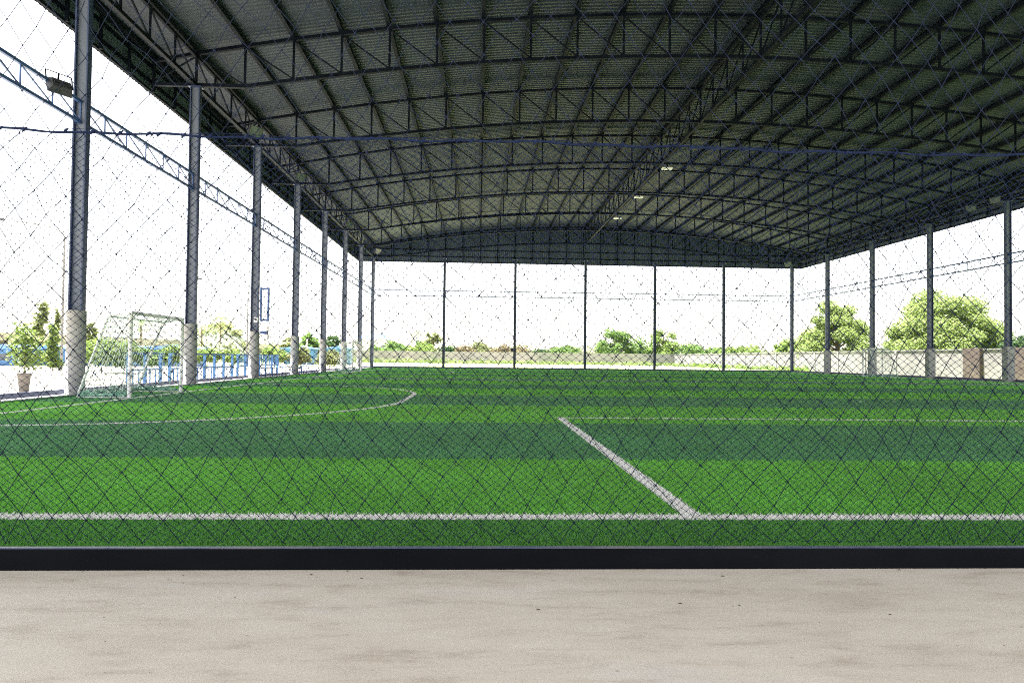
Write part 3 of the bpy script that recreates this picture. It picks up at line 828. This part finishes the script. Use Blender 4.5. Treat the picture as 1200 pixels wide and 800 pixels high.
def tree(x, y, h, w, label, leaf='green', kind='round', n=3500, size=.22, cat='tree', group=None, trunk_h=.35, lean=0, name='tree', z=-.06, rows=None):
    e = empty(name, (x, y, z), label, cat, group)
    r0 = random.Random(int(x * 13 + y * 7)); g = MB(); blobs = []
    tr = max(.03, w * .028)
    top = Vector((x + lean, y, z + h * .72))
    g.tube([(x, y, z), (x + lean * .3 + .02 * w, y, z + h * .3), (x + lean * .6, y, z + h * .5), tuple(top)], [tr * 1.3, tr, tr * .7, tr * .25], 8)
    nb_ = {'round': 22, 'bush': 12, 'spread': 34, 'column': 8}[kind]
    for k in range(nb_):
        t = (k + .5) / nb_; th = k * 2.399963 + r0.random() * .7
        if kind == 'column': rad = .12 * w; zc = h * (trunk_h + (1 - trunk_h) * (k + .5) / nb_); br = w * .38 * (1.1 - .5 * k / nb_)
        elif kind == 'bush': rad = w * .36 * math.sqrt(t); zc = h * (.30 + .5 * r0.random() * (1 - .6 * t)); br = h * .26 * (.7 + .5 * r0.random())
        elif kind == 'spread': rad = w * .42 * math.sqrt(t); zc = h * (trunk_h + (.88 - trunk_h) * (1 - t ** 1.3) * (.55 + .45 * r0.random())); br = w * .14 * (.6 + .6 * r0.random())
        else: rad = w * .36 * math.sqrt(t); zc = h * (trunk_h + .1 + (.80 - trunk_h) * (1 - .65 * t) * r0.random() ** .7); br = w * .13 * (.7 + .6 * r0.random())
        cx = x + lean * zc / h + rad * math.cos(th); cyy = y + rad * math.sin(th)
        blobs.append((cx, cyy, z + zc, br, br, br * .72))
        if k % 2 == 0 and kind != 'bush':
            f = min(.7, zc / h * .6); g.tube([(x + lean * f * .8, y, z + h * f), ((x + cx) / 2, (y + cyy) / 2, z + (h * f + zc) / 2 + .02 * h), (cx, cyy, z + zc)], [tr * .45, tr * .3, tr * .1], 5)
    g.build('trunk', M['trunk'], e)
    V, Fq = leaves(blobs, n, size); npmesh('crown', V, Fq, L[leaf], e)
    return e
def palm(x, y, h, cr_, label, n=13, leaf='green', group=None, z=-.06):
    e = empty('palm_tree', (x, y, z), label, 'palm', group)
    g = MB(); g.tube([(x, y, z), (x + .02 * h, y, z + h * .5), (x + .01 * h, y, z + h)], [.22, .16, .13], 8); g.build('trunk', M['trunk'], e)
    V = []; Fq = []
    for k in range(n):
        th = 6.283 * k / n + rng.random() * .3; el = .9 - 1.1 * rng.random(); pts = []
        for s in np.linspace(0, 1, 9):
            rr = cr_ * s * math.cos(el * (1 - .3 * s)); zz_ = z + h + cr_ * (s * math.sin(el) - .75 * s * s)
            pts.append(np.array([x + .01*h + rr * math.cos(th), y + rr * math.sin(th), zz_]))
        for a, b in zip(pts[:-1], pts[1:]):
            side = np.cross(b - a, [0, 0, 1.]); side /= np.linalg.norm(side) + 1e-9
            for sg in (-1, 1):
                for q in np.linspace(0, 1, 4)[:-1]:
                    c = a + (b - a) * q; t_ = c + sg * side * cr_ * .2 + (b - a) * .8 + np.array([0, 0, -.12 * cr_ * rng.random()]); i = len(V)
                    V += [c, c + (b - a) * .25, t_, t_ - (b - a) * .1]; Fq.append((i, i+1, i+2, i+3))
    npmesh('crown', np.array(V), np.array(Fq), L[leaf], e); return e
def px_tree(px, ytop, wpx, Y, label, **k):
    """tree whose crown top stands at photo pixel (px, ytop) at depth Y"""
    p = at(px, ytop, Y); w = wpx / F * Y
    return tree(p.x, Y, (p.z + .06) * 1.0, w, label, **k)
GB = 'trees beyond the boundary walls'
px_tree(1104, 338, 150, 66, 'broad yellow-green tree behind the right wall, largest tree in the photo', leaf='lime', kind='spread', n=70000, size=.115, trunk_h=.2, group=GB)
px_tree(980, 345, 98, 82, 'pale green tree rising behind the right wall between two columns', leaf='lime', kind='spread', n=40000, size=.12, trunk_h=.15, group=GB)
px_tree(1050, 392, 60, 88, 'low yellow-green tree in the gap between the two big right trees', leaf='yellow', kind='bush', n=2500, size=.2, group=GB)
px_tree(1197, 386, 60, 60, 'dark tree cut off by the right edge of the photo', leaf='dark', kind='round', n=3500, size=.16, group=GB)
px_tree(1128, 398, 50, 62, 'fresh green bush at the foot of the largest tree', leaf='green', kind='bush', n=2500, size=.15, group=GB, cat='bush', name='bush')
px_tree(932, 391, 44, 100, 'ragged green tree leaning beside the right rear corner column', leaf='yellow', kind='round', n=1600, size=.28, lean=-1.2, group=GB)
px_tree(722, 379, 60, 142, 'round green tree just right of the centre rear column', leaf='green', kind='round', n=6480, size=0.24, trunk_h=.1, group=GB)
px_tree(756, 390, 44, 146, 'low green tree beside the taller central one', leaf='green', kind='bush', n=2880, size=0.24, group=GB)
px_tree(778, 382, 52, 144, 'bright green tree behind the fourth rear column from the left', leaf='yellow', kind='round', n=4320, size=0.24, trunk_h=.1, group=GB)
px_tree(815, 396, 73, 140, 'wide low green bush behind the far wall, right of the bright tree', leaf='green', kind='bush', n=3960, size=0.21, group=GB, cat='bush', name='bush')
px_tree(876, 400, 86, 120, 'long low bush behind the far right end of the wall', leaf='yellow', kind='bush', n=3960, size=0.19, group=GB, cat='bush', name='bush')
px_tree(845, 402, 52, 138, 'small bush tucked behind the fifth rear column', leaf='green', kind='bush', n=2160, size=0.19, group=GB, cat='bush', name='bush')
px_tree(660, 397, 52, 142, 'low green tree left of the centre rear column', leaf='green', kind='bush', n=3960, size=0.21, group=GB)
px_tree(631, 402, 29, 142, 'small dark green bush near the second rear bay', leaf='dark', kind='bush', n=1800, size=0.19, group=GB, cat='bush', name='bush')
px_tree(612, 403, 26, 140, 'small brown bush right of the black ball', leaf='brown', kind='bush', n=1620, size=0.19, group=GB, cat='bush', name='bush')
px_tree(588, 399, 29, 141, 'rounded brown bush left of the black ball', leaf='brown', kind='bush', n=1980, size=0.19, group=GB, cat='bush', name='bush')
px_tree(566, 398, 44, 144, 'dull green tree in the second rear bay', leaf='olive', kind='bush', n=3060, size=0.21, group=GB)
px_tree(545, 398, 31, 140, 'brownish bush in the second rear bay next to the green one', leaf='brown', kind='bush', n=1980, size=0.19, group=GB, cat='bush', name='bush')
px_tree(528, 397, 26, 142, 'small green bush right of the first rear column', leaf='dark', kind='bush', n=1620, size=0.19, group=GB, cat='bush', name='bush')
px_tree(508, 384, 23, 142, 'thin spiky tree rising just left of the first rear column', leaf='olive', kind='round', n=756, size=0.28, trunk_h=.45, group=GB)
px_tree(490, 397, 57, 140, 'yellow-green hedge tree in the first rear bay, right half', leaf='yellow', kind='bush', n=3960, size=0.21, group=GB)
px_tree(456, 395, 57, 140, 'green hedge tree beside the left rear corner column', leaf='green', kind='bush', n=3960, size=0.21, group=GB)
# left side
GL = 'trees beyond the yard on the left'
px_tree(362, 386, 34, 110, 'round green tree behind the fourth and fifth left columns', leaf='green', kind='round', n=2600, size=.28, trunk_h=.1, group=GL)
px_tree(391, 389, 24, 112, 'small green tree right of the fifth left column', leaf='dark', kind='round', n=1400, size=.28, trunk_h=.1, group=GL)
px_tree(337, 388, 22, 112, 'small olive tree left of the fourth left column', leaf='olive', kind='round', n=1100, size=.26, trunk_h=.2, group=GL)
for px, w, lf, lb in ((243, 34, 'yellow', 'low yellow-green hedge right of the second left column'), (272, 36, 'yellow', 'low yellow-green hedge behind the middle of the blue railing'), (322, 36, 'yellow', 'low light hedge behind the close barred railing'), (352, 30, 'olive', 'low olive hedge behind the fourth left column'), (386, 30, 'olive', 'low olive hedge behind the fifth left column')):
    px_tree(px, 402 + (2 if px > 340 else 0), w, 62, lb, leaf=lf, kind='bush', n=1800, size=.13, group='low hedges beyond the yard', cat='hedge', name='hedge')
px_tree(120, 388, 36, 40, 'green bush right of the first left column, behind the goal', leaf='yellow', kind='bush', n=2600, size=.10, group=GL, cat='bush', name='bush')
px_tree(146, 392, 30, 41, 'green bush behind the near post of the nearest goal', leaf='yellow', kind='bush', n=2400, size=.10, group=GL, cat='bush', name='bush')
px_tree(176, 396, 34, 42, 'green bush behind the middle of the nearest goal', leaf='green', kind='bush', n=2200, size=.10, group=GL, cat='bush', name='bush')
px_tree(203, 393, 30, 43, 'bright bush behind the far post of the nearest goal', leaf='yellow', kind='bush', n=2200, size=.10, group=GL, cat='bush', name='bush')
px_tree(38, 354, 17, 90, 'tall thin olive tree above the overpass at the left edge', leaf='olive', kind='column', n=480, size=.28, trunk_h=.45, lean=1.5, group=GL)
px_tree(68, 362, 8, 92, 'very thin tall tree just left of the first column', leaf='olive', kind='column', n=160, size=.24, trunk_h=.6, group=GL)
px_tree(106, 371, 18, 96, 'small dull tree above the overpass right of the first column', leaf='olive', kind='round', n=600, size=.28, trunk_h=.3, group=GL)
# shrubs in planters on the yard
def planted(px, ytop, ybase, wpx, Y, label, pl_label, leaf):
    p = at(px, ytop, Y); x = p.x; hb = .50
    e = empty('planter', (x, Y, -.06), pl_label, 'planter')
    g = MB(); b = len(g.v)
    g.tube([(x, Y, -.06), (x, Y, -.02), (x, Y, hb - .08), (x, Y, hb - .078), (x, Y, hb - .02)], [.10, .11, .155, .175, .175], 20); g.build('pot', M['planter'], e)
    g = MB(); g.tube([(x, Y, hb - .05), (x, Y, hb - .01)], .15, 20); g.build('soil', M['soil'], e)
    tree(x, Y, p.z - hb + .05, wpx / F * Y, label, leaf=leaf, kind='column', n=1150, size=.055, trunk_h=.22, cat='shrub', name='shrub', z=hb - .02)
planted(30, 384, 458, 44, 19.6, 'bushy green shrub in a planter near the left edge', 'tapered clay planter near the left edge of the photo', 'yellow')
px_tree(63, 381, 20, 44, 'slim upright shrub just left of the first column', leaf='yellow', kind='column', n=2200, size=.09, trunk_h=.1, cat='shrub', name='shrub')
palm(at(258, 366, 150).x, 150, at(258, 372, 150).z, 3.2, 'palm tree on top of the green mound seen above the blue railing', leaf='olive')
palm(at(236, 378, 140).x, 140, at(236, 381, 140).z, 2.2, 'small palm tree left of the green mound', leaf='olive', n=9)
palm(at(165, 372, 100).x, 100, at(165, 376, 100).z, 1.9, 'palm tree standing above the crossbar of the nearest goal', leaf='green', n=9)
# the mound
g = MB(); c = at(258, 412, 170); nn = 24
vb = len(g.v); g.v.append((c.x, 170, at(258, 382, 170).z)); ring = 8
for i in range(1, ring + 1):
    for k in range(nn):
        t = 6.283 * k / nn; rr = i / ring; hh = (at(258, 382, 170).z) * (math.cos(rr * math.pi / 2) ** .9) + rng.normal(0, .12)
        g.v.append((c.x + 8.2 * rr * math.cos(t) , 170 + 9 * rr * math.sin(t), max(-.3, hh) if i < ring else -.3))
for k in range(nn): g.f.append((vb, vb + 1 + k, vb + 1 + (k + 1) % nn)); g.mi.append(0)
for i in range(ring - 1):
    for k in range(nn):
        a = vb + 1 + i * nn + k; a2 = vb + 1 + i * nn + (k + 1) % nn; g.f.append((a, a + nn, a2 + nn, a2)); g.mi.append(0)
tag(g.build('hill', M['thatch'], None, smooth=True), kind='structure')
V, Fq = leaves([(c.x + 6.5 * math.cos(t) * r_, 170 + 6.5 * math.sin(t) * r_, at(258, 382, 170).z * math.cos(r_ * 1.35), 2.2, 2.2, .9) for t in np.linspace(0, 6, 9) for r_ in (.1, .5, .85)], 5200, .3)
o = npmesh('scrub', V, Fq, L['olive']); tag(o, 'grey-green scrub covering the mound', 'scrub', kind='stuff')
# far treeline that closes the horizon
bl = []
for k in range(150):
    a = R(-62 + 124 * k / 149); d_ = 330 + 60 * rng.random(); bl.append((d_ * math.sin(a), d_ * math.cos(a), 2.0 + rng.random() * 1.5, 9, 6, 3.0 + 2.2 * rng.random()))
V, Fq = leaves(bl, 42000, .7); o = npmesh('distant_treeline', V, Fq, L['olive']); tag(o, 'far-off line of trees along the horizon', 'woodland', kind='stuff')
# weeds in front of the rear wall
bl = [(x, WY - 1.2 - 2.5 * rng.random(), .15, 1.4 + rng.random(), .8, .25 + .35 * rng.random()) for x in np.arange(-33, 36, 1.7)]
bl += [(WX - 1.0 - 1.2 * rng.random(), y, .1, .6, 1.6, .25 + .3 * rng.random()) for y in np.arange(76, 130, 2.1)]
V, Fq = leaves(bl, 9000, .16); o = npmesh('weeds', V, Fq, L['yellow']); tag(o, 'tall grass and weeds along the foot of the walls', 'weeds', kind='stuff')

# ------------------------------------------------------------------ far buildings
a = at(-40, 389, 118); b = at(312, 404, 215)
e = empty('overpass', ((a.x + b.x) / 2, 160, 0), 'long beige road overpass on dark piers beyond the left yard', 'overpass')
g = MB(); za, zb2 = a.z, b.z
A = Vector((a.x, 118, 0)); B = Vector((b.x, 215, 0)); hz = (za + zb2) / 2
g.bar((A.x, A.y, za - .62), (B.x, B.y, zb2 - .62), 9, 1.0); g.build('deck', M['pier'], e)
d = (B - A).normalized(); nr = Vector((d.y, -d.x, 0)) * 4.65
g = MB(); g.bar(A + nr + Vector((0, 0, za - .55)), B + nr + Vector((0, 0, zb2 - .55)), .3, 1.25); g.build('parapet', M['overpass'], e)
for k in range(9):
    c = A.lerp(B, (k + .5) / 9); zt_ = za + (zb2 - za) * (k + .5) / 9 - 1.12
    g = MB(); g.box(c.x - .7, c.x + .7, c.y - 2.2, c.y + 2.2, -.06, zt_); g.build('pier', M['pier'], e)
def shed(px, Y, w, h, dpt, label, roof, wallc, yrot=0, name='shed', cat='shed', hip=False, group=None, eave=None):
    c = at(px, 420, Y); x = c.x; e = empty(name, (x, Y, -.06), label, cat, group)
    g = MB(); g.box(x - w/2, x + w/2, Y, Y + dpt, -.06, h); g.build('wall', wallc, e)
    g = MB(); r = h * .38 if eave is None else eave; o_ = .5
    if hip:
        bv = len(g.v); g.v += [(x-w/2-o_, Y-o_, h), (x+w/2+o_, Y-o_, h), (x+w/2+o_, Y+dpt+o_, h), (x-w/2-o_, Y+dpt+o_, h), (x-w*.18, Y+dpt/2, h+r), (x+w*.18, Y+dpt/2, h+r)]
        for f in ((0,1,5,4),(1,2,5),(2,3,4,5),(3,0,4),(3,2,1,0)): g.f.append(tuple(bv+i for i in f)); g.mi.append(0)
    else: g.prism([(x-w/2-o_, h+.01), (x+w/2+o_, h+.01), (x+w/2+o_, h+.09), (x, h+.09+r), (x-w/2-o_, h+.09)], Y-o_, Y+dpt+o_)
    g.build('roof', roof, e)
    n = max(1, int(w / 2.5))
    for k in range(n):
        xc = x - w/2 + w * (k + .5) / n; g = MB(); g.box(xc - .45, xc + .45, Y - .03, Y - .004, h * .3, h * .72); g.build('window', M['window'], e)
    return e
shed(436, 175, 8.5, at(436, 397.5, 175).z, 9, 'pavilion with blue hipped roof beyond the left rear corner', M['blueroof'], M['building'], hip=True, name='pavilion', cat='building', eave=1.75)
shed(489, 230, 4.2, at(489, 390, 230).z, 6, 'tiny pale house above the hedge in the first rear bay', M['building'], M['building'], name='house', cat='house', eave=.8)
for px, w, Y, lb in ((54, 4.6, 62, 'blue metal shed under the overpass left of the first column'), (6, 3.2, 60, 'blue metal shed at the left edge of the photo'), (138, 4.0, 64, 'blue metal shed seen left of the goal crossbar'), (200, 4.4, 66, 'blue metal shed seen through the far side of the nearest goal'), (396, 3.0, 92, 'small blue shed between the fifth and sixth left columns'), (350, 3.6, 90, 'small blue shed behind the fourth left column')):
    shed(px, Y, w, at(px, 409, Y).z, 2.6, lb, M['blueroof'], M['blue'], group='blue metal sheds past the yard', eave=.3)
# thin lattice mast
p = at(188, 273, 160); x = p.x
e = empty('radio_mast', (x, 160, -.06), 'tall thin mast standing above the nearest goal', 'mast')
g = MB(); g.tube([(x, 160, -.06), (x, 160, p.z)], [.10, .04], 6); g.build('pole', M['pier'], e)
for z in (p.z * .55, p.z * .8): 
    g = MB(); g.box(x - .9, x + .9, 159.96, 160.04, z, z + .07); g.build('crossarm', M['pier'], e)
# street lamps with long bent arms
def street_lamp(px, ytop, Y, label, arm, pxb=None):
    p = at(px, ytop, Y); e = empty('street_lamp', (p.x, Y, -.06), label, 'street lamp', 'street lamps on the road outside')
    g = MB(); g.tube([(p.x, Y, -.06), (p.x, Y, p.z - .5)], [.09, .06], 8); g.build('pole', M['pier'], e)
    g = MB(); g.tube([(p.x, Y, p.z - .52), (p.x - .05 * arm, Y, p.z - .2), (p.x - .25 * arm, Y, p.z + .12), (p.x - .6 * arm, Y, p.z + .35), (p.x - arm, Y, p.z + .5)], .05, 6); g.build('arm', M['pier'], e)
    g = MB(); g.bar((p.x - arm, Y, p.z + .5), (p.x - arm - .7, Y, p.z + .58), .22, .12); g.build('lamp_head', M['alu'], e)
street_lamp(76, 268, 46, 'street lamp whose bent arm shows left of the first column', 3.8)
street_lamp(291, 334, 70, 'street lamp whose bent arm shows left of the third column', 4.4)
# white post behind the hedge
p = at(360, 396, 75); e = empty('marker_post', (p.x, 75, -.06), 'slim white post between the fourth and fifth left columns', 'post')
g = MB(); g.tube([(p.x, 75, -.06), (p.x, 75, p.z - .1)], .07, 8); g.build('shaft', M['white'], e)
g = MB(); g.box(p.x - .12, p.x + .12, 74.88, 75.12, p.z - .1, p.z); g.build('cap', M['alu'], e)

# ------------------------------------------------------------------ light
w = bpy.data.worlds.new('World'); sc.world = w; w.use_nodes = True
nt = w.node_tree; bg = nt.nodes['Background']
sky = nt.nodes.new('ShaderNodeTexSky'); sky.sky_type = 'NISHITA'; sky.sun_disc = False
ELEV, AZ = R(80), R(-65)      # azimuth clockwise from +Y
sky.sun_elevation = ELEV; sky.sun_rotation = AZ
sky.dust_density = 1.0; sky.air_density = 1.0; sky.ozone_density = 1.0; sky.altitude = 0
hz = N(nt, 'ShaderNodeHueSaturation', Saturation=.35); nt.links.new(sky.outputs[0], hz.inputs['Color'])
wb = N(nt, 'ShaderNodeMix', data_type='RGBA', blend_type='MULTIPLY'); wb.inputs[0].default_value = 1; wb.inputs[7].default_value = (1.06, 1.0, .93, 1)   # hazy tropical sky, whiter than a clear one
nt.links.new(hz.outputs[0], wb.inputs[6]); nt.links.new(wb.outputs[2], bg.inputs[0]); bg.inputs[1].default_value = .07
sd = bpy.data.lights.new('sun', 'SUN'); sd.energy = 5.0; sd.angle = R(.6); sd.color = (1, .96, .9)
so = bpy.data.objects.new('sun', sd); C.objects.link(so)
dirv = Vector((math.sin(AZ) * math.cos(ELEV), math.cos(AZ) * math.cos(ELEV), math.sin(ELEV)))
so.rotation_euler = dirv.to_track_quat('Z', 'Y').to_euler()
so.location = (0, -20, 40)

sc.view_settings.view_transform = 'Standard'; sc.view_settings.look = 'None'
sc.view_settings.gamma = 1; sc.view_settings.exposure = 3.12
sc.render.engine = 'CYCLES'
sc.cycles.filter_width = 1.1
sc.cycles.max_bounces = 8; sc.cycles.diffuse_bounces = 5; sc.cycles.glossy_bounces = 3
sc.cycles.use_denoising = False
sc.cycles.sample_clamp_indirect = 6
